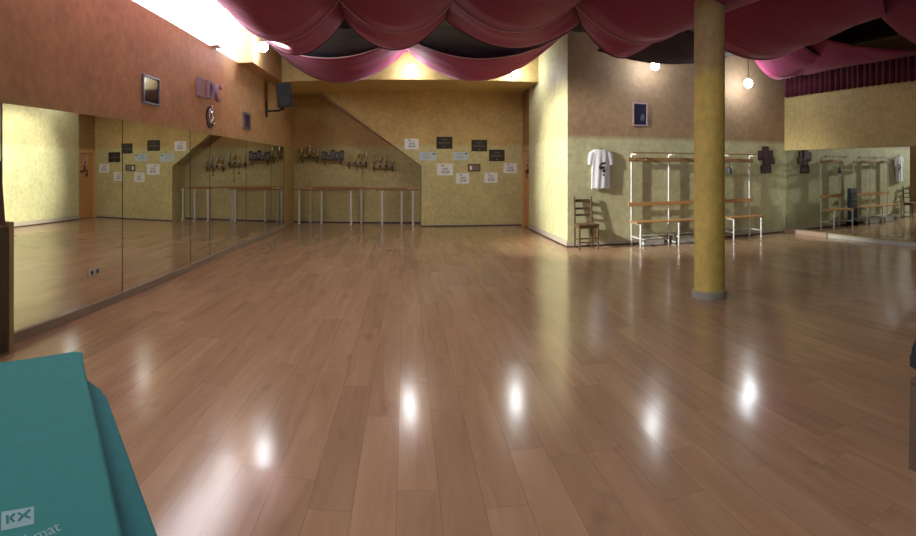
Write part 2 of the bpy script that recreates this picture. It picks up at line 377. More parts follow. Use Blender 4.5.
# ------------------------------------------------------------------ ceiling drapes
def edge(a, b, low, u):
    a = Vector(a); b = Vector(b); p = a.lerp(b, u); s = (a.z+b.z)/2-low; p.z -= s*4*u*(1-u); return p
def drape(name, label, bays, mat, hems=(), nu=26, nv=10):
    """bays: (far_a, far_b, far_low, near_a, near_b, near_low)"""
    m = MB(); 
    for bi, (fa, fb, fl, na, nb, nl) in enumerate(bays):
        vs = []; fs = []
        for j in range(nv+1):
            v = j/nv
            for i in range(nu+1):
                u = i/nu; p = edge(fa, fb, fl, u).lerp(edge(na, nb, nl, u), v)
                fold = noise.noise(Vector((p.x*.6+bi*7, p.y*2.4, bi*3.1)))*.05*(4*u*(1-u))*min(1, v*(1-v)*8)
                # gathered creases running out of the hanging points
                for uu, ax in ((u, 0), (1-u, 1)):
                    fold += .022*sin(v*pi*5+ax)*math.exp(-(uu/.22)**2)*min(1, uu*14)*min(1, v*(1-v)*9)
                p.z += fold; vs.append(p)
        for j in range(nv):
            for i in range(nu):
                a = j*(nu+1)+i; fs.append((a, a+1, a+nu+2, a+nu+1))
        m.add(vs, fs)
    o = m.build(name, mat, None, True)
    md = o.modifiers.new('thickness', 'SOLIDIFY'); md.thickness = .006
    tag(o, label, 'drape', 'burgundy drapes under the ceiling')
    for which, hm, r in hems:
        h = MB()
        for fa, fb, fl, na, nb, nl in bays:
            pts = [edge(fa, fb, fl, i/30) if which == 'far' else edge(na, nb, nl, i/30) for i in range(31)]
            h.tube([p-Vector((0, 0, .006)) for p in pts], r, 6)
        h.build('hem', hm, o, True)
    return o
drape('ceiling_drape', 'burgundy drape strip nearest the back wall, two deep swags above the lamps',
      [((-2.78, 12.1, 4.05), (.02, 12.0, 4.10), 3.40, (-2.75, 10.6, 4.02), (-.05, 10.6, 4.08), 3.67),
       ((.02, 12.0, 4.10), (2.97, 10.3, 4.06), 3.30, (-.05, 10.6, 4.08), (2.97, 9.55, 4.02), 3.55)], M_red, [('near', M_hem, .012)])
drape('ceiling_drape', 'burgundy drape strip of small swags across the middle, in front of the dark gaps',
      [((-2.7, 9.4, 4.05), (-1.06, 9.4, 4.09), 3.50, (-2.7, 7.8, 4.05), (-1.0, 7.8, 4.05), 3.5),
       ((-1.06, 9.4, 4.09), (.67, 9.4, 4.09), 3.55, (-1.0, 7.8, 4.05), (.62, 7.8, 4.05), 3.5),
       ((.67, 9.4, 4.09), (2.95, 8.9, 4.0), 3.56, (.62, 7.8, 4.05), (2.45, 7.8, 4.0), 3.5),
       ((2.95, 8.9, 4.0), (4.55, 9.3, 4.05), 3.50, (2.45, 7.8, 4.0), (4.6, 7.8, 4.0), 3.6)], M_red, [('far', M_hemd, .008)])
drape('grey_drape', 'dark grey satin sheet filling the gap left of the middle, above the far swag',
      [((-2.75, 11.0, 4.05), (-.07, 11.0, 4.06), 3.68, (-2.75, 9.75, 4.08), (-.07, 9.75, 4.09), 4.0)], M_satin)
drape('grey_drape', 'shiny grey satin sheet filling the gap beside the pale side wall',
      [((-.03, 11.0, 4.06), (2.95, 10.0, 4.02), 3.56, (-.03, 9.75, 4.09), (2.95, 9.3, 4.08), 3.98)], M_satin)
drape('ceiling_drape', 'drape swag coloured dark as if unlit, against the front wall beside the pillar',
      [((3.35, 9.2, 3.62), (6.6, 9.2, 3.95), 3.51, (4.0, 8.2, 4.08), (6.7, 8.0, 4.08), 3.8)], plain('shaded_drape_fabric', (.035, .015, .035), .7), [('far', M_hem, .007)])  # shade on this swag is put into a darker fabric colour
drape('ceiling_drape', 'small pink-lit drape swag above the right lamp',
      [((6.7, 9.3, 4.05), (8.25, 9.4, 3.9), 3.46, (6.8, 7.9, 4.05), (8.3, 7.9, 3.9), 3.75)], M_red, [('near', M_hemd, .02)])
drape('ceiling_drape', 'widest burgundy drape strip nearest the camera with a pale hem',
      [((-2.68, 7.5, 4.0), (-.92, 7.5, 3.84), 3.30, (-2.68, 3.4, 4.0), (-.6, 3.4, 4.05), 3.45),
       ((-.92, 7.5, 3.84), (.66, 7.5, 3.80), 3.37, (-.6, 3.4, 4.05), (.9, 3.4, 4.05), 3.45),
       ((.66, 7.5, 3.80), (2.40, 7.5, 3.87), 3.42, (.9, 3.4, 4.05), (2.7, 3.4, 4.05), 3.45),
       ((2.40, 7.5, 3.87), (4.5, 7.5, 4.0), 3.40, (2.7, 3.4, 4.05), (4.5, 3.4, 4.05), 3.4)], M_red, [('far', M_hem, .009)])
drape('ceiling_drape', 'burgundy drape behind the pillar rising towards the right wall',
      [((4.0, 7.3, 3.85), (7.1, 7.6, 4.08), 3.36, (4.2, 3.6, 4.0), (6.6, 5.4, 4.08), 3.55)], M_red, [('far', M_hem, .007)])
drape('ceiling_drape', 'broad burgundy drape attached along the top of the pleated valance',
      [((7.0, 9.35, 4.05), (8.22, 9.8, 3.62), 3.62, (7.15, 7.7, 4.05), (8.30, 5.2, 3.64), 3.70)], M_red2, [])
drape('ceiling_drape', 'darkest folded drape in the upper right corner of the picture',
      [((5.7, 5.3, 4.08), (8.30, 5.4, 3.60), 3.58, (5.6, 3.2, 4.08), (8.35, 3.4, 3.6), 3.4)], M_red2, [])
# pleated valance along the right wall
m = MB(); vs = []; fs = []; n = 220
for i in range(n+1):
    y = 3.4+(YF-.06-3.4)*i/n; x = XR(y)-.15+.022*sin(i*1.15+3*noise.noise(Vector((y*1.7, 4, 0))))+.03*noise.noise(Vector((y*4, 0, 0)))
    vs += [(x, y, 3.17+.012*sin(i*1.15+1)), (x+.01, y, 3.66)]
for i in range(n): fs.append((2*i, 2*i+2, 2*i+3, 2*i+1))
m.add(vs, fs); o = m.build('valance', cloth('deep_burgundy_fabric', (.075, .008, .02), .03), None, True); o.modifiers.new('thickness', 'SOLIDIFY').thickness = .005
tag(o, 'pleated dark burgundy valance along the top of the right wall', 'valance')

# ------------------------------------------------------------------ lamps
def lamp(x, y, z, label, back, r=.095):
    t = thing('wall_lamp', label, 'lamp', (x, y, z), 'bare bulbs round the room')
    back = Vector(back); p = Vector((x, y, z))
    MB().tube([p+back*.02, p+back*.10], [.026, .030], 12).tube([p+back*.10, p+back], .008, 8).tube([p+back*.97, p+back], .05, 16).build('holder', M_blk2, t, True)
    MB().ball((x, y, z), r, 12).build('bulb', M_bulb, t, True)
lamp(.11, 11.9, 3.66, 'glowing bulb on the cross beam, between two burgundy swags', (0, .345, 0))
lamp(2.42, 11.9, 3.63, 'glowing bulb half hidden by a swag beside the pale side wall', (0, .345, 0))
lamp(4.66, 9.5, 3.49, 'glowing bulb hanging before the front wall above the dark blue poster', (0, 0, HC-3.49), .085)
lamp(6.88, 9.5, 3.33, 'glowing bulb hanging before the front wall right of the pillar', (0, 0, HC-3.33))
lamp(-2.66, 9.93, 3.79, 'glowing bulb on the boxed beam by the daylight strip', (-.165, 0, 0))
sl = bpy.data.lights.new('added_flood_beam', 'SPOT'); sl.energy = 2600; sl.spot_size = math.radians(42); sl.spot_blend = .7; sl.shadow_soft_size = .07; sl.color = (1, .98, .86)  # added spot: brightens the block corner, throws the rack shadows
so = bpy.data.objects.new('added_flood_beam', sl); col.objects.link(so); so.location = (-2.99, 8.5, 3.62)
so.rotation_euler = (Vector((3.3, 10.1, 1.5))-so.location).to_track_quat('-Z', 'Y').to_euler()
t = thing('added_flood', 'added floodlight at the far end of the daylight strip on the left wall', 'lamp', (-3.05, 8.5, 3.52))  # added fixture to go with the spot beam
MB().box(-3.15, -3.02, 8.36, 8.64, 3.512, 3.66, .01).build('housing', M_white, t)
MB().box(-3.02, -3.012, 8.38, 8.62, 3.54, 3.64).build('lens', emit('added_flood_glow', (1.0, .97, .86), 12.0), t)
for (x, y, lb) in ((2.6, -1.2, 'added fill bulb on a rod overhead behind the camera'), (5.4, 2.2, 'added fill bulb on a rod overhead, right of the picture'), (1.2, 3.0, 'added fill bulb on a rod overhead, in front of the nearest drape')):  # unseen bulbs added to fill the near room, pillar and drapes
    t = thing('fill_lamp', lb, 'lamp', (x, y, 3.2), 'added fill bulbs near the camera')
    MB().tube([(x, y, 3.26), (x, y, HC)], .012).tube([(x, y, 3.24), (x, y, 3.32)], .03, 12).build('rod', M_blk2, t, True)
    MB().ball((x, y, 3.2), .06, 12).build('bulb', M_bulb, t, True)

# ------------------------------------------------------------------ left wall items
def wall_left_box(mb, y0, y1, z0, z1, t, off=0, bev=.004): return mb.box(XL+off, XL+off+t, y0, y1, z0, z1, bev)
def picture_left(y0, y1, z0, z1, label, fm, pm, fw=.03):
    t = thing('framed_picture', label, 'picture', (XL, (y0+y1)/2, z0))
    m = MB()
    for a in ((y0, y1, z0, z0+fw), (y0, y1, z1-fw, z1), (y0, y0+fw, z0+fw, z1-fw), (y1-fw, y1, z0+fw, z1-fw)): wall_left_box(m, *a, .03)
    m.build('frame', fm, t)
    wall_left_box(MB(), y0+fw, y1-fw, z0+fw, z1-fw, .012, 0, 0).build('picture', pm, t)
picture_left(5.95, 6.42, 2.31, 2.67, 'silver-framed glazed picture with a glare, left of the wall letters', M_alu, M_glass, .026)
picture_left(10.15, 10.62, 2.27, 2.61, 'small narrow grey-framed picture below the boxed beam', M_alu, M_photo, .05)
for ch, y, z in (('E', 7.83, 2.735), ('D', 8.25, 2.75), ('C', 8.66, 2.755)):
    m = MB(); T = Matrix.Translation((XL+.03, y, z)) @ Matrix.Rotation(pi/2, 4, 'Z') @ Matrix.Rotation(pi/2, 4, 'X') @ Matrix.Scale(.86, 4, (1, 0, 0))
    m.text(ch, .42, T, .03)
    # bolder strokes: the same letter nudged sideways
    m.text(ch, .42, Matrix.Translation((0, .018, 0)) @ T, .0285); m.text(ch, .42, Matrix.Translation((0, -.018, .0)) @ T, .0285)
    tag(m.build('wall_letter', M_letter), f'mauve silver letter {ch} standing out from the orange wall', 'letter', 'wall letters')
t = thing('wall_emblem', 'oval silver relief ornament under the wall letters', 'ornament', (XL, 8.32, 2.16))
m = MB(); T0 = Vector((XL, 8.32, 2.335))
pts = [(XL, 8.32+.17*cos(a)*(1+.06*sin(3*a)), 2.335+.185*sin(a)) for a in [2*pi*k/28 for k in range(28)]]
m.prism(pts, (.02, 0, 0)).build('backing', plain('dark_bronze', (.10, .07, .06), .4, .4), t)
m = MB()
m.tube([(XL+.03, 8.32+.10*cos(a), 2.36+.11*sin(a)) for a in [k*.35 for k in range(2, 14)]], .017, 8)
m.tube([(XL+.035, 8.27, 2.24), (XL+.04, 8.33, 2.32), (XL+.04, 8.30, 2.40), (XL+.035, 8.36, 2.49)], [.02, .034, .03, .012], 8)
m.ball((XL+.035, 8.42, 2.22), .026, 8).ball((XL+.035, 8.31, 2.50), .03, 8); m.tube([(XL+.03, 8.22, 2.30), (XL+.035, 8.32, 2.27), (XL+.03, 8.42, 2.32)], .016, 8)
m.build('relief', M_silver, t, True)
# loudspeaker on a wall arm
t = thing('loudspeaker', 'black loudspeaker on a wall arm in the far left corner', 'speaker', (XL, 11.95, 2.8))
MB().box(XL, XL+.025, 11.90, 12.00, 2.66, 3.02, .004).tube([(XL+.02, 11.95, 2.80), (XL+.30, 11.93, 2.80), (XL+.40, 11.93, 2.86)], .022, 10).tube([(XL+.40, 11.93, 2.82), (XL+.40, 11.93, 2.93)], .03, 12).build('bracket', M_blk2, t, True)
T = Matrix.Translation((-2.71, 11.90, 3.14)) @ Matrix.Rotation(.30, 4, 'Z') @ Matrix.Rotation(-.10, 4, 'Y') @ Matrix.Rotation(.14, 4, 'X')
m = MB(); m.T = T
m.prism([(-.17, -.15, -.27), (.17, -.15, -.27), (.12, .13, -.27), (-.12, .13, -.27)], (0, 0, .54)); m.build('cabinet', M_blk2, t)
m = MB(); m.T = T; m.box(-.155, .155, -.162, -.151, -.25, .25, .004); m.build('grille', M_grill, t)
m = MB(); m.T = T @ Matrix.Translation((0, -.163, -.12)) @ Matrix.Rotation(pi/2, 4, 'X'); m.lathe([(.10, 0), (.115, .004), (.115, .012), (.10, .012)], (0, 0, 0), 28); m.build('woofer_ring', plain('dark_grey_ring', (.03, .035, .045), .4), t, True)
m = MB(); m.T = T @ Matrix.Translation((.0, -.164, -.225)); m.box(-.025, .025, -.003, .003, -.008, .008); m.build('badge', M_silver, t)
MB().tube([(XL+.015, 11.98, 3.49), (XL+.015, 11.97, 3.2), (XL+.015, 11.96, 3.0)], .008, 6).build('cable', M_blk2, t)

# ------------------------------------------------------------------ papers on the back wall
def rect_back(px0, px1, py0, py1, tilt=0):
    a = P(px0, py0, YB); b = P(px1, py1, YB); return a.x, b.x, b.z, a.z
def paper(kind, px0, px1, py0, py1, label, group=None):
    x0, x1, z0, z1 = rect_back(px0, px1, py0, py1); W, H = x1-x0, z1-z0; m = MB(); y = YB
    def mark(u0, u1, v0, v1): m.box(x0+W*u0, x0+W*u1, y-.0065, y-.0045, z0+H*v0, z0+H*v1)
    m.box(x0, x1, y-.005, y, z0, z1); m.mi = 1
    if kind == 'cert':
        mark(.26, .44, .80, .88); mark(.30, .72, .70, .73); mark(.32, .70, .52, .58); mark(.30, .74, .43, .47)
        for u in (.28, .42, .58, .68): mark(u, u+.09, .22, .34)
        mark(.34, .66, .16, .18); mats = [M_paper, M_ink]; nm, cat = 'certificate', 'certificate'
    elif kind == 'blue':
        mark(.78, .95, .74, .88); mark(.22, .60, .78, .82); mark(.15, .70, .50, .53); mark(.2, .62, .30, .33); mats = [M_pblue, plain('dark_stamp', (.05, .05, .06))]; nm, cat = 'diploma', 'diploma'
    else:
        mark(.30, .70, .76, .79); mark(.12, .88, .40, .42)
        for k in range(12): mark(.14+k*.06, .14+k*.06+.035, .46, .52)
        mark(.36, .64, .64, .66); mark(.45, .55, .14, .22); m.mi = 2
        mark(0, 1, 0, .04); mark(0, 1, .96, 1); mark(0, .03, 0, 1); mark(.97, 1, 0, 1)
        mats = [M_black, plain('dull_brown_lettering', (.22, .17, .14)), plain('black_border', (.012, .01, .01), .3)]; nm, cat = 'plaque', 'plaque'
    tag(m.build(nm, mats), label, cat, group)
G = 'papers pinned on the back wall'
paper('cert', 404.5, 418.6, 138.6, 149.2, 'white certificate highest on the left, beside the sloping edge', G)
paper('cert', 436.8, 453.0, 163.5, 175.4, 'largest white certificate, under the left black plaque', G)
paper('cert', 456.0, 469.2, 173.0, 183.6, 'lower white certificate left of centre, below the small brown frame', G)
paper('cert', 484.3, 497.6, 172.5, 182.7, 'lower white certificate right of centre', G)
paper('cert', 503.5, 517.0, 163.2, 173.2, 'white certificate furthest right, nearest the door', G)
paper('blue', 419.2, 436.4, 152.3, 160.6, 'pale blue landscape diploma left of the black plaque', G)
paper('blue', 452.9, 468.4, 152.0, 160.2, 'pale blue landscape diploma between the black plaques', G)
paper('black', 436.4, 452.4, 136.7, 148.8, 'black plaque highest on the left of the back wall', G)
paper('black', 471.4, 487.1, 139.8, 151.4, 'black plaque in the middle of the three', G)
paper('black', 489.0, 504.6, 149.6, 161.2, 'black plaque furthest right and lowest of the three', G)
x0, x1, z0, z1 = rect_back(467.8, 480.4, 164.0, 171.4)
t = thing('framed_photo', 'small brown-framed photo among the certificates', 'picture', ((x0+x1)/2, YB, z0))
m = MB()
for a in ((x0, x1, z0, z0+.03), (x0, x1, z1-.03, z1), (x0, x0+.03, z0+.03, z1-.03), (x1-.03, x1, z0+.03, z1-.03)): m.box(a[0], a[1], YB-.02, YB, a[2], a[3], .003)
m.build('frame', M_chair, t)
m = MB(); m.box(x0+.03, x1-.03, YB-.008, YB, z0+.03, z1-.03); m.mi = 1; m.box(x0+.05, x0+.11, YB-.010, YB-.008, z0+.04, z1-.05); m.build('photo', [plain('sepia_photo', (.22, .15, .13), .5, 0, .5, 20), M_paper], t)
# signs on the far door
t = MB(); xd = XS+.06
t.box(xd-.004, xd, 13.52, 13.78, 1.62, 1.92); t.mi = 1; t.box(xd-.006, xd-.004, 13.60, 13.63, 1.76, 1.90); t.box(xd-.006, xd-.004, 13.58, 13.68, 1.66, 1.72)
tag(t.build('door_sign', [plain('pink_paper', (.62, .38, .34)), plain('dark_red_ink', (.25, .03, .05))]), 'pinkish paper notice on the orange door', 'sign')
t = MB()
for y, zz in ((13.60, 1.50), (13.72, 1.36)):
    t.ball((xd-.012, y, zz+.09), .034, 8, (.3, 1, 1)); t.prism([(xd, y-.05, zz-.10), (xd, y+.05, zz-.10), (xd, y+.025, zz+.06), (xd, y-.025, zz+.06)], (-.012, 0, 0))
tag(t.build('door_sign', plain('dark_pewter', (.06, .055, .07), .4, .5)), 'pair of dark figure cut-outs on the orange door', 'sign')

# ------------------------------------------------------------------ trophy shelves in the recess
def shelf(px0, px1, py, label):
    a = P(px0, py, YR-.1); b = P(px1, py, YR-.1); z = a.z; x0, x1 = a.x, b.x
    t = thing('trophy_shelf', label, 'shelf', ((x0+x1)/2, YR, z-.02), 'trophy shelves')
    MB().box(x0, x1, YR-.20, YR, z-.02, z, .003).build('board', M_wood_d, t)
    for x in (x0+.08, x1-.08): MB().prism([(x-.01, YR, z-.02), (x-.01, YR-.15, z-.02), (x-.01, YR, z-.14)], (.02, 0, 0)).build('bracket', M_chair, t)
    return x0, x1, z
def trophy(kind, x, z, h, label, y=YR-.10):
    g = 'trophies on the recess shelves'
    if kind == 'plate':
        t = thing('award_plaque', label, 'trophy', (x, y, z), g)
        m = MB(); m.T = Matrix.Translation((x, y, z)) @ Matrix.Rotation(-.12, 4, 'X'); m.box(-.058, .058, -.008, .008, .003, h, .003); m.build('board', M_black, t)
        m = MB(); m.T = Matrix.Translation((x, y, z)) @ Matrix.Rotation(-.12, 4, 'X'); m.box(-.045, .045, -.011, -.008, h*.25, h*.8, .001); m.build('plate', M_plate, t); return
    t = thing('trophy', label, 'trophy', (x, y, z), g); c = (x, y, z)
    MB().box(x-.033, x+.033, y-.033, y+.033, z, z+h*.18, .004).build('base', M_black, t)
    mm = M_gold if kind in ('cup', 'fig') else M_silver
    m = MB(); b = h*.18
    if kind in ('cup', 'scup'):
        k = h-b; m.lathe([(.028, b), (.012, b+.06*k), (.010, b+.3*k), (.022, b+.36*k), (.042, b+.55*k), (.05, b+.82*k), (.054, b+k), (.048, b+k), (.03, b+.6*k)], c, 16)
        for s in (-1, 1): m.tube([(x+s*.045, y, z+b+.9*k), (x+s*.066, y, z+b+.82*k), (x+s*.064, y, z+b+.62*k), (x+s*.038, y, z+b+.52*k)], .006, 6)
        m.build('cup', mm, t, True)
    else:
        k = h-b; m.lathe([(.018, b), (.018, b+.45*k), (.026, b+.47*k), (.026, b+.5*k)], c, 12); m.build('column', M_silver if kind == 'fig' else M_gold, t, True)
        m = MB(); m.tube([(x, y, z+b+.5*k), (x, y, z+b+.66*k), (x, y, z+b+.84*k)], [.010, .022, .014], 8).ball((x, y, z+b+.93*k), .018, 6)
        m.tube([(x, y, z+b+.80*k), (x+.025, y, z+b+.88*k), (x+.032, y, z+b+k)], .007, 6).tube([(x, y, z+b+.80*k), (x-.03, y, z+b+.72*k)], .007, 6); m.build('figurine', mm, t, True)
sets = [(299, 319.5, 158.6, 'leftmost', [('cup', .30), ('fig', .24), ('scup', .36), ('cup', .22), ('sfig', .38)]),
        (321.5, 344, 160.6, 'second', [('plate', .26), ('scup', .24), ('plate', .30), ('plate', .24), ('plate', .28)]),
        (346, 369, 164.2, 'third', [('sfig', .30), ('fig', .24), ('cup', .28), ('scup', .33)]),
        (371, 395, 167.4, 'rightmost', [('cup', .22), ('scup', .30), ('sfig', .34), ('scup', .20)])]
ordn = ['leftmost', 'second from left', 'third from left', 'fourth from left', 'fifth from left']
kn = {'cup': 'gold two-handled cup trophy', 'scup': 'silver two-handled cup trophy', 'fig': 'gold figurine trophy', 'sfig': 'silver figurine trophy on a column', 'plate': 'black award plaque with a silver plate'}
for px0, px1, py, nm, items in sets:
    x0, x1, z = shelf(px0, px1, py, f'{nm} brown trophy shelf of the four in the stair recess')
    for i, (k, h) in enumerate(items):
        trophy(k, x0+(x1-x0)*(i+.5)/len(items), z, h, f'{kn[k]}, {ordn[i]} on the {nm} trophy shelf')
def medal(px, py0, py1, label):
    a = P(px, py0, YR-.02); b = P(px, py1, YR-.02)
    t = thing('medal', label, 'medal', (a.x, YR-.02, b.z), 'medals hanging under the shelves')
    MB().tube([(a.x-.02, YR-.012, a.z), (a.x, YR-.012, b.z+.03), (a.x+.02, YR-.012, a.z)], .008, 6).build('ribbon', plain('maroon_ribbon', (.20, .06, .04)), t)
    m = MB(); m.T = Matrix.Translation((a.x, YR-.02, b.z)) @ Matrix.Rotation(pi/2, 4, 'X'); m.lathe([(.036, 0), (.036, .008)], (0, 0, 0), 16); m.build('disc', M_gold, t)
medal(357, 165.5, 173.5, 'gold medal hanging highest under the third trophy shelf')
medal(362.5, 165.5, 181, 'gold medal hanging lowest under the third trophy shelf')
medal(386, 169, 175.5, 'gold medal hanging under the rightmost trophy shelf')

# ------------------------------------------------------------------ portable barres in the recess
def barre(px0, px1, y, label, z=.92, mat=M_wood_d):
    x0 = P(px0, 200, y).x; x1 = P(px1, 200, y).x
    t = thing('ballet_barre', label, 'barre', ((x0+x1)/2, y, 0), 'portable barres in the recess')
    MB().tube([(x0-.16, y, z+.015), (x1+.16, y, z+.015)], .022, 12).build('rail', mat, t, True)
    for x in (x0, x1):
        p = MB().tube([(x, y, .03), (x, y, z-.007)], .026, 12).build('post', M_wtube, t, True)
        MB().box(x-.05, x+.05, y-.03, y+.03, z-.03, z-.006, .006).build('bracket', M_wtube, p)
        MB().tube([(x, y-.11, .02), (x, y+.11, .02)], .020, 10).build('foot', M_wtube, t, True)
barre(299.2, 351, 14.42, 'front portable barre on the left with a brown rail on white posts')
barre(382, 413, 14.42, 'front portable barre on the right, next to the papered wall')
barre(310.5, 361.5, 14.90, 'rear portable barre on the left with a pinkish wooden rail', .98, M_wood)
barre(321.4, 401.6, 14.66, 'rear portable barre on the right, behind the front one', .95)

# ------------------------------------------------------------------ front wall items
# T-shirt
t = thing('t_shirt', 'white t-shirt with a dark print pinned on the front wall', 't-shirt', (3.69, YF, 1.12))
cx, zt, zb = 3.69, 1.90, 1.125
m = MB(); vs = []; fs = []; nz, na = 22, 36
for j in range(nz+1):
    v = j/nz; z = zt-.01-(zt-zb)*v; w = .18 if v > .12 else .14+.04*(v/.12)**.6; w += .012*v
    for i in range(na):
        a = 2*pi*i/na; s_ = sin(a); c_ = cos(a); fold = .008*sin(c_*9+v*2)*min(1, v*3)
        zz = z
        if j == 0: zz = zt-.005-.055*max(0, 1-abs(c_)/.42)*(1 if s_ < 0 else .3)-.03*abs(c_)
        if j == nz: zz += .012*sin(c_*7)
        vs.append((cx+w*c_, YF-.045+(.034*s_+fold if s_ < 0 else .03*s_), zz))
for j in range(nz):
    for i in range(na): fs.append((j*na+i, j*na+(i+1) % na, (j+1)*na+(i+1) % na, (j+1)*na+i))
m.add(vs, fs); bd = m.build('body', M_shirt, t, True)
for s in (-1, 1):
    m = MB(); pts = [(cx+s*.13, YF-.042, zt-.075), (cx+s*.175, YF-.045, zt-.12), (cx+s*.205, YF-.045, zt-.23), (cx+s*.215, YF-.045, zt-.33)]
    vs = []; fs = []; N = 16
    for k, p in enumerate(pts):
        r = (.065, .07, .058, .055)[k]
        for i in range(N): a = 2*pi*i/N; vs.append((p[0]+r*cos(a)*.9, p[1]+.024*sin(a), p[2]+s*0-.25*r*cos(a)*s*(-1)))
    for k in range(3):
        for i in range(N): fs.append((k*N+i, k*N+(i+1) % N, (k+1)*N+(i+1) % N, (k+1)*N+i))
    m.add(vs, fs).build('sleeve', M_shirt, t, True)
m = MB(); yy = YF-.089
for poly in ([(-.06, .30), (.05, .32), (.07, .36), (-.03, .37)], [(-.02, .39), (.08, .42), (.05, .45), (-.05, .42)], [(0, .24), (.06, .25), (.07, .30), (.01, .31)], [(-.08, .32), (-.05, .31), (-.04, .40), (-.07, .39)], [(.0, .18), (.05, .19), (.04, .22), (.01, .22)]):
    m.prism([(cx+.02+a*.9, yy, zt-.72+b) for a, b in poly], (0, .006, 0))
m.build('print', M_print, t)
MB().tube([(cx, YF-.01, 1.93), (cx, YF-.05, 1.86)], .004, 6).tube([(cx-.12, YF-.045, 1.84), (cx, YF-.045, 1.89), (cx+.12, YF-.045, 1.84)], .006, 6).build('hanger', M_blk2, t)
# poster
t = thing('framed_poster', 'dark blue poster in a pale lilac frame high on the front wall', 'picture', (4.55, YF, 2.35))
x0, x1, z0, z1, fw = 4.385, 4.71, 2.35, 2.82, .028; m = MB()
for a in ((x0, x1, z0, z0+fw), (x0, x1, z1-fw, z1), (x0, x0+fw, z0+fw, z1-fw), (x1-fw, x1, z0+fw, z1-fw)): m.box(a[0], a[1], YF-.02, YF, a[2], a[3], .003)
m.build('frame', M_lilac, t)
m = MB(); m.box(x0+fw, x1-fw, YF-.008, YF, z0+fw, z1-fw); m.mi = 1
m.prism([(4.55, YF-.0085, 2.47), (4.63, YF-.0085, 2.46), (4.65, YF-.0085, 2.57), (4.60, YF-.0085, 2.60), (4.56, YF-.0085, 2.55)], (0, -.001, 0)); m.build('poster', [M_pict, plain('grey_blue_shape', (.09, .10, .15))], t)
# chair
def ladder_chair(cx, y, label):
    t = thing('wooden_chair', label, 'chair', (cx, y, 0)); W, D = .17, .34; zs = .44
    for s in (-1, 1):
        MB().tube([(cx+s*.18, y-D, 0), (cx+s*.18, y-D, zs)], [.016, .019], 10).build('leg', M_chair, t, True)
        MB().tube([(cx+s*W, y-.02, 0), (cx+s*W, y-.02, zs), (cx+s*W, y+.015, .95)], [.016, .019, .016], 10).ball((cx+s*W, y+.016, .955), .019, 6).build('leg', M_chair, t, True)
    MB().prism([(cx-.205, y-D-.02, zs), (cx+.205, y-D-.02, zs), (cx+.185, y, zs), (cx-.185, y, zs)], (0, 0, .028)).build('seat', M_rush, t)
    MB().box(cx-.18, cx+.18, y-D-.012, y-D+.012, zs-.05, zs).box(cx-.18, cx-.16, y-D, y-.02, zs-.05, zs).box(cx+.16, cx+.18, y-D, y-.02, zs-.05, zs).build('seat_frame', M_chair, t)
    for z, h in ((.60, .035), (.72, .04), (.86, .055)):
        k = (z-zs)/.51*.035; m = MB(); vs = []; n = 8
        pts = [(cx-W+2*W*i/n, y-.02+k+.02*sin(pi*i/n)) for i in range(n+1)]
        m.prism([(a, b, z) for a, b in pts]+[(a, b+.014, z) for a, b in pts[::-1]], (0, 0, h)); m.build('back_slat', M_chair, t)
    for z in (.14, .21): MB().tube([(cx-.18, y-D, z), (cx+.18, y-D, z)], .010, 8).build('stretcher', M_chair, t)
    for s in (-1, 1): MB().tube([(cx+s*.18, y-D, .18), (cx+s*W, y-.02, .18)], .010, 8).build('stretcher', M_chair, t)
    MB().tube([(cx-W, y-.02, .16), (cx+W, y-.02, .16)], .010, 8).build('stretcher', M_chair, t)
ladder_chair(3.32, 9.88, 'dark wooden ladder-back chair against the front wall under the t-shirt')
# coat rack benches
def rack(xs, xa, xb, label):
    t = thing('coat_rack_bench', label, 'coat rack', ((xa+xb)/2, YF-.3, 0), 'white steel coat rack benches'); yb, yf = YF-.07, YF-.50
    for x in xs:
        MB().tube([(x, yb, 0), (x, yb, 1.76), (x, yb-.01, 1.78), (x, yf+.18, 1.78)], .019, 10).build('post', M_wtube, t, True)
        MB().tube([(x, yf, 0), (x, yf, .42), (x, yf+.015, .435), (x, yb, .435)], .019, 10).build('leg', M_wtube, t, True)
        MB().tube([(x, yf, .16), (x, yb, .16)], .014, 8).build('brace', M_wtube, t, True)
    MB().box(xa, xb, yb-.045, yb-.02, 1.64, 1.72, .005).build('hook_rail', M_wood_d, t)
    MB().box(xa, xb, yf+.19, yf+.25, 1.798, 1.82, .004).build('top_rail', M_wood_d, t)
    n = int((xb-xa)/.22)
    for i in range(n):
        x = xa+.1+(xb-xa-.2)*i/max(1, n-1); MB().tube([(x, yb-.045, 1.68), (x, yb-.09, 1.665), (x, yb-.10, 1.70)], .006, 6).build('hook', M_silver, t, True)
    MB().box(xa, xb, yb-.045, yb-.02, .76, .835, .005).build('back_rail', M_wood, t)
    for k in range(3): MB().box(xa, xb, yf-.01+k*.135, yf+.11+k*.135, .455, .478, .005).build('seat_slat', M_wood, t)
    MB().tube([(xs[0], yb, .16), (xs[-1], yb, .16)], .012, 8).build('rail', M_wtube, t, True)
rack([4.33, 5.16, 5.88], 4.25, 5.95, 'longer white coat rack bench left of the pillar, brown slats')
rack([6.47, 7.19], 6.40, 7.27, 'shorter white coat rack bench right of the pillar')
# navy panel standing between the racks
t = thing('panel_heater', 'dark blue-grey upright panel on the floor behind the pillar', 'panel', (6.13, YF-.2, 0))
MB().box(5.99, 6.28, YF-.28, YF-.16, .10, .98, .015).build('body', M_navy, t)
m = MB()
for k in range(7): m.box(6.01, 6.26, YF-.288, YF-.279, .22+k*.10, .27+k*.10, .003)
m.build('fins', M_blk2, t)
for x in (6.03, 6.24): MB().box(x-.015, x+.015, YF-.33, YF-.11, 0, .10, .004).build('foot', M_blk2, t)
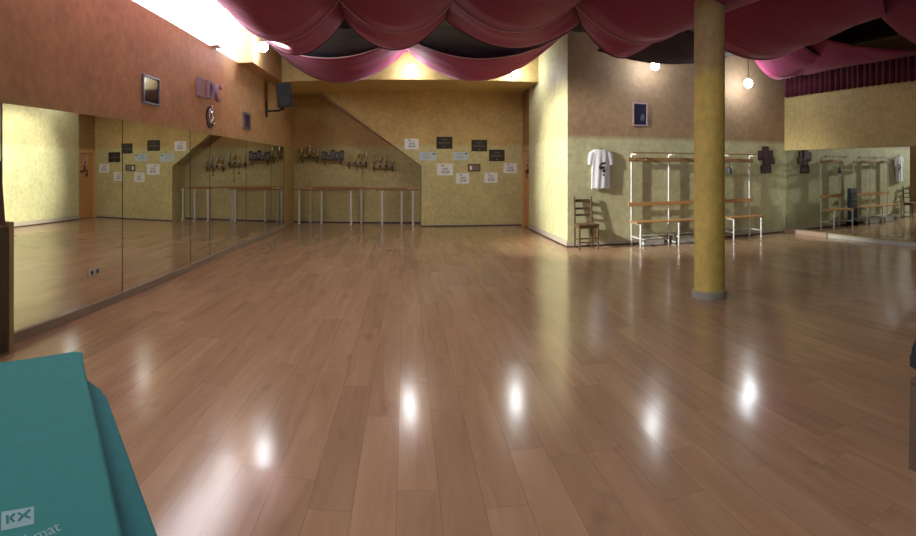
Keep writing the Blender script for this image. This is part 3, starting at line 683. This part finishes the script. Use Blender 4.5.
# crates under the long bench
for i, x in enumerate((4.68, 5.38)):
    t = thing('shoe_crate', ('pale low crate under the left half of the long bench', 'pale low crate under the right half of the long bench')[i], 'crate', (x, YF-.28, 0), 'crates under the long bench')
    cm = plain('pale_grey_plastic', (.55, .56, .54), .5)
    m = MB(); a, b, c_, e = x-.22, x+.22, YF-.40, YF-.18
    m.box(a, b, c_, e, 0, .012).box(a, b, c_, c_+.012, 0, .13).box(a, b, e-.012, e, 0, .13).box(a, a+.012, c_, e, 0, .13).box(b-.012, b, c_, e, 0, .13).build('tray', cm, t)
    MB().box(a-.008, b+.008, c_-.008, c_+.012, .13, .145, .003).build('rim', cm, t)
# small dark bag on a hook
t = thing('drawstring_bag', 'small dark bag hanging on the short rack beside the pillar', 'bag', (6.60, YF-.15, 1.36))
MB().tube([(6.60, YF-.17, 1.66), (6.58, YF-.17, 1.52)], .005, 6).build('cord', M_blk2, t)
MB().lathe([(.001, 0), (.04, .005), (.055, .05), (.05, .12), (.015, .16)], (6.585, YF-.17, 1.37), 14).build('pouch', M_navy, t, True)
# collage frame
t = thing('collage_frame', 'black cluster of small picture frames near the right corner', 'picture', (7.65, YF, 1.40))
for (u0, u1, v0, v1, d_) in ((.10, .42, .48, .84, .02), (.30, .62, .56, 1.0, .03), (.34, .70, .28, .62, .025), (.62, .88, .50, .86, .02), (.24, .78, .0, .30, .022), (.70, .95, .34, .58, .03)):
    X0_, X1_, Z0_, Z1_ = 7.42+.56*u0, 7.42+.56*u1, 1.39+.62*v0, 1.39+.62*v1
    f = MB().box(X0_, X1_, YF-d_, YF, Z0_, Z1_, .003).build('frame', M_black, t)
    MB().box(X0_+.02, X1_-.02, YF-d_-.002, YF-d_, Z0_+.02, Z1_-.02).build('photo', M_photo, f)

# ------------------------------------------------------------------ foreground left: mats, table, cabinet
def slab(poly, z0, z1, bev):
    bm = bmesh.new(); a = [bm.verts.new((x, y, z0)) for x, y in poly]; f = bm.faces.new(a)
    r = bmesh.ops.extrude_face_region(bm, geom=[f]); 
    for v in [g for g in r['geom'] if isinstance(g, bmesh.types.BMVert)]: v.co.z = z1
    bmesh.ops.recalc_face_normals(bm, faces=bm.faces[:])
    ve = [e for e in bm.edges if abs(e.verts[0].co.z-e.verts[1].co.z) > 1e-4]
    bmesh.ops.bevel(bm, geom=ve, offset=bev, segments=4, affect='EDGES', clamp_overlap=True)
    he = [e for e in bm.edges if abs(e.verts[0].co.z-e.verts[1].co.z) < 1e-5]
    bmesh.ops.bevel(bm, geom=[e for e in he if e.is_manifold and e.calc_face_angle(0) > .8], offset=.006, segments=2, affect='EDGES', clamp_overlap=True)
    bm.verts.index_update(); m = MB().add([v.co[:] for v in bm.verts], [[v.index for v in g.verts] for g in bm.faces]); bm.free(); return m
t = thing('wooden_table', 'low wooden table under the teal mats', 'table', (-1.15, .95, 0))
tp = [(-1.25, 1.70), (-.62, .92), (-1.05, .42), (-1.66, .98)]
slab(tp, .60, .64, .02).build('top', M_lwood, t)
for x, y in ((-1.24, 1.60), (-.72, .92), (-1.05, .52), (-1.57, .98)): MB().box(x-.025, x+.025, y-.025, y+.025, 0, .60).build('leg', M_lwood, t)
o = slab([(-1.235, 1.79), (-1.033, 1.681), (-.36, .88), (-.95, .34), (-1.65, 1.0)], .64, .695, .03).build('exercise_mat', M_teal2)
tag(o, 'deeper teal mat underneath, its edge sticking out at the right', 'mat', 'teal exercise mats')
um = slab([(-1.265, 1.88), (-1.165, 1.74), (-.40, .775), (-1.0, .24), (-1.80, .85)], .695, .75, .022).build('exercise_mat', M_teal)
tag(um, 'upper teal mat with a pale logo and lettering', 'mat', 'teal exercise mats')
def onmat(px, py):          # where a line of sight meets the top of the upper mat
    th = (px-X0)/F; d = .75*F/(py-Y0); return Vector((d*sin(th), d*cos(th), .7505))
m = MB(); q = [onmat(1.5, 512), onmat(34, 506.5), onmat(34, 524), onmat(1, 531)]
def bil(u, v): a = q[0].lerp(q[1], u); b = q[3].lerp(q[2], u); return a.lerp(b, v)
m.add(q, [(0, 1, 2, 3)]); m.mi = 1
def stroke(pts, w=.006):
    pts = [bil(u, v)+Vector((0, 0, .0007)) for u, v in pts]
    for a, b in zip(pts, pts[1:]):
        d = (b-a).normalized(); n = Vector((-d.y, d.x, 0))*w/2; m.add([a-n, b-n, b+n, a+n], [(0, 1, 2, 3)])
stroke([(.18, .25), (.19, .72)]); stroke([(.40, .22), (.27, .45), (.40, .68)]); stroke([(.50, .22), (.66, .42), (.52, .68)]); stroke([(.88, .16), (.70, .42), (.88, .64)])
m.build('logo', [M_tlogo, M_teal2], um)
m = MB(); a, b = onmat(16, 545), onmat(58, 527); d = (b-a).normalized(); n_ = Vector((0, 0, 1)); up_ = n_.cross(d)
R = Matrix((d, up_, n_)).transposed().to_4x4()
m.text('al mat', .042, Matrix.Translation(a.lerp(b, .5)) @ R, .0003, .3); m.build('lettering', M_tlogo, um)
t = thing('wooden_cabinet', 'dark wooden cabinet with a light edge against the left mirrors', 'cabinet', (-3.0, 2.9, 0))
MB().box(-3.075, -2.955, 2.2, 3.355, 0, 1.04, .003).box(-3.075, -2.935, 3.305, 3.362, 0, 1.065, .003).build('body', M_lwood, t)
MB().box(-2.954, -2.940, 2.22, 3.295, .02, 1.03, .003).build('side_panel', M_dwood, t)
m = MB().prism([(-2.99, 2.5, 1.042), (-2.99, 3.285, 1.042), (-2.99, 3.23, 1.56), (-2.99, 2.55, 1.62)], (.03, 0, 0)); tag(m.build('red_board', M_dred), 'dark red board standing on the wooden cabinet', 'board')

# ------------------------------------------------------------------ right edge: chair with a black jacket
t = thing('stool', 'wooden stool at the right picture edge under a black jacket', 'stool', (2.45, 1.63, 0))
for sx in (0, 1):
    for sy in (0, 1):
        MB().prism([(2.17+sx*.30, 1.60-sy*.28, 0), (2.215+sx*.30, 1.60-sy*.28, 0), (2.215+sx*.30, 1.65-sy*.28, 0), (2.17+sx*.30, 1.65-sy*.28, 0)], (.012-sx*.02, 0, .42)).build('leg', M_stool, t)
MB().box(2.19, 2.52, 1.32, 1.66, .42, .445, .006).build('seat', M_stool, t)
m = MB(); bm = bmesh.new(); bmesh.ops.create_icosphere(bm, subdivisions=4, radius=1)
for v in bm.verts:
    p = v.co.copy(); k = 1+.16*noise.noise(p*2.2)+.05*noise.noise(p*6)
    v.co = Vector((2.335+p.x*.175*k, 1.575+p.y*.13*k, max(.447, .55+p.z*.11*k)))
bm.verts.index_update(); m.add([v.co[:] for v in bm.verts], [[v.index for v in f.verts] for f in bm.faces]); bm.free()
tag(m.build('jacket', M_bag, None, True), 'crumpled black jacket lying on the stool at the right edge', 'jacket')

# ------------------------------------------------------------------ world and view
wd = bpy.data.worlds.new('world'); sc.world = wd; wd.use_nodes = True
wd.node_tree.nodes['Background'].inputs[0].default_value = (.5, .45, .42, 1); wd.node_tree.nodes['Background'].inputs[1].default_value = .03
vs_ = sc.view_settings; sc.display_settings.display_device = 'sRGB'
vs_.view_transform = 'Standard'; vs_.look = 'None'; vs_.gamma = 1; vs_.exposure = 0.6; vs_.use_curve_mapping = False
sc.cycles.max_bounces = 10; sc.cycles.glossy_bounces = 6; sc.cycles.sample_clamp_indirect = 6.0
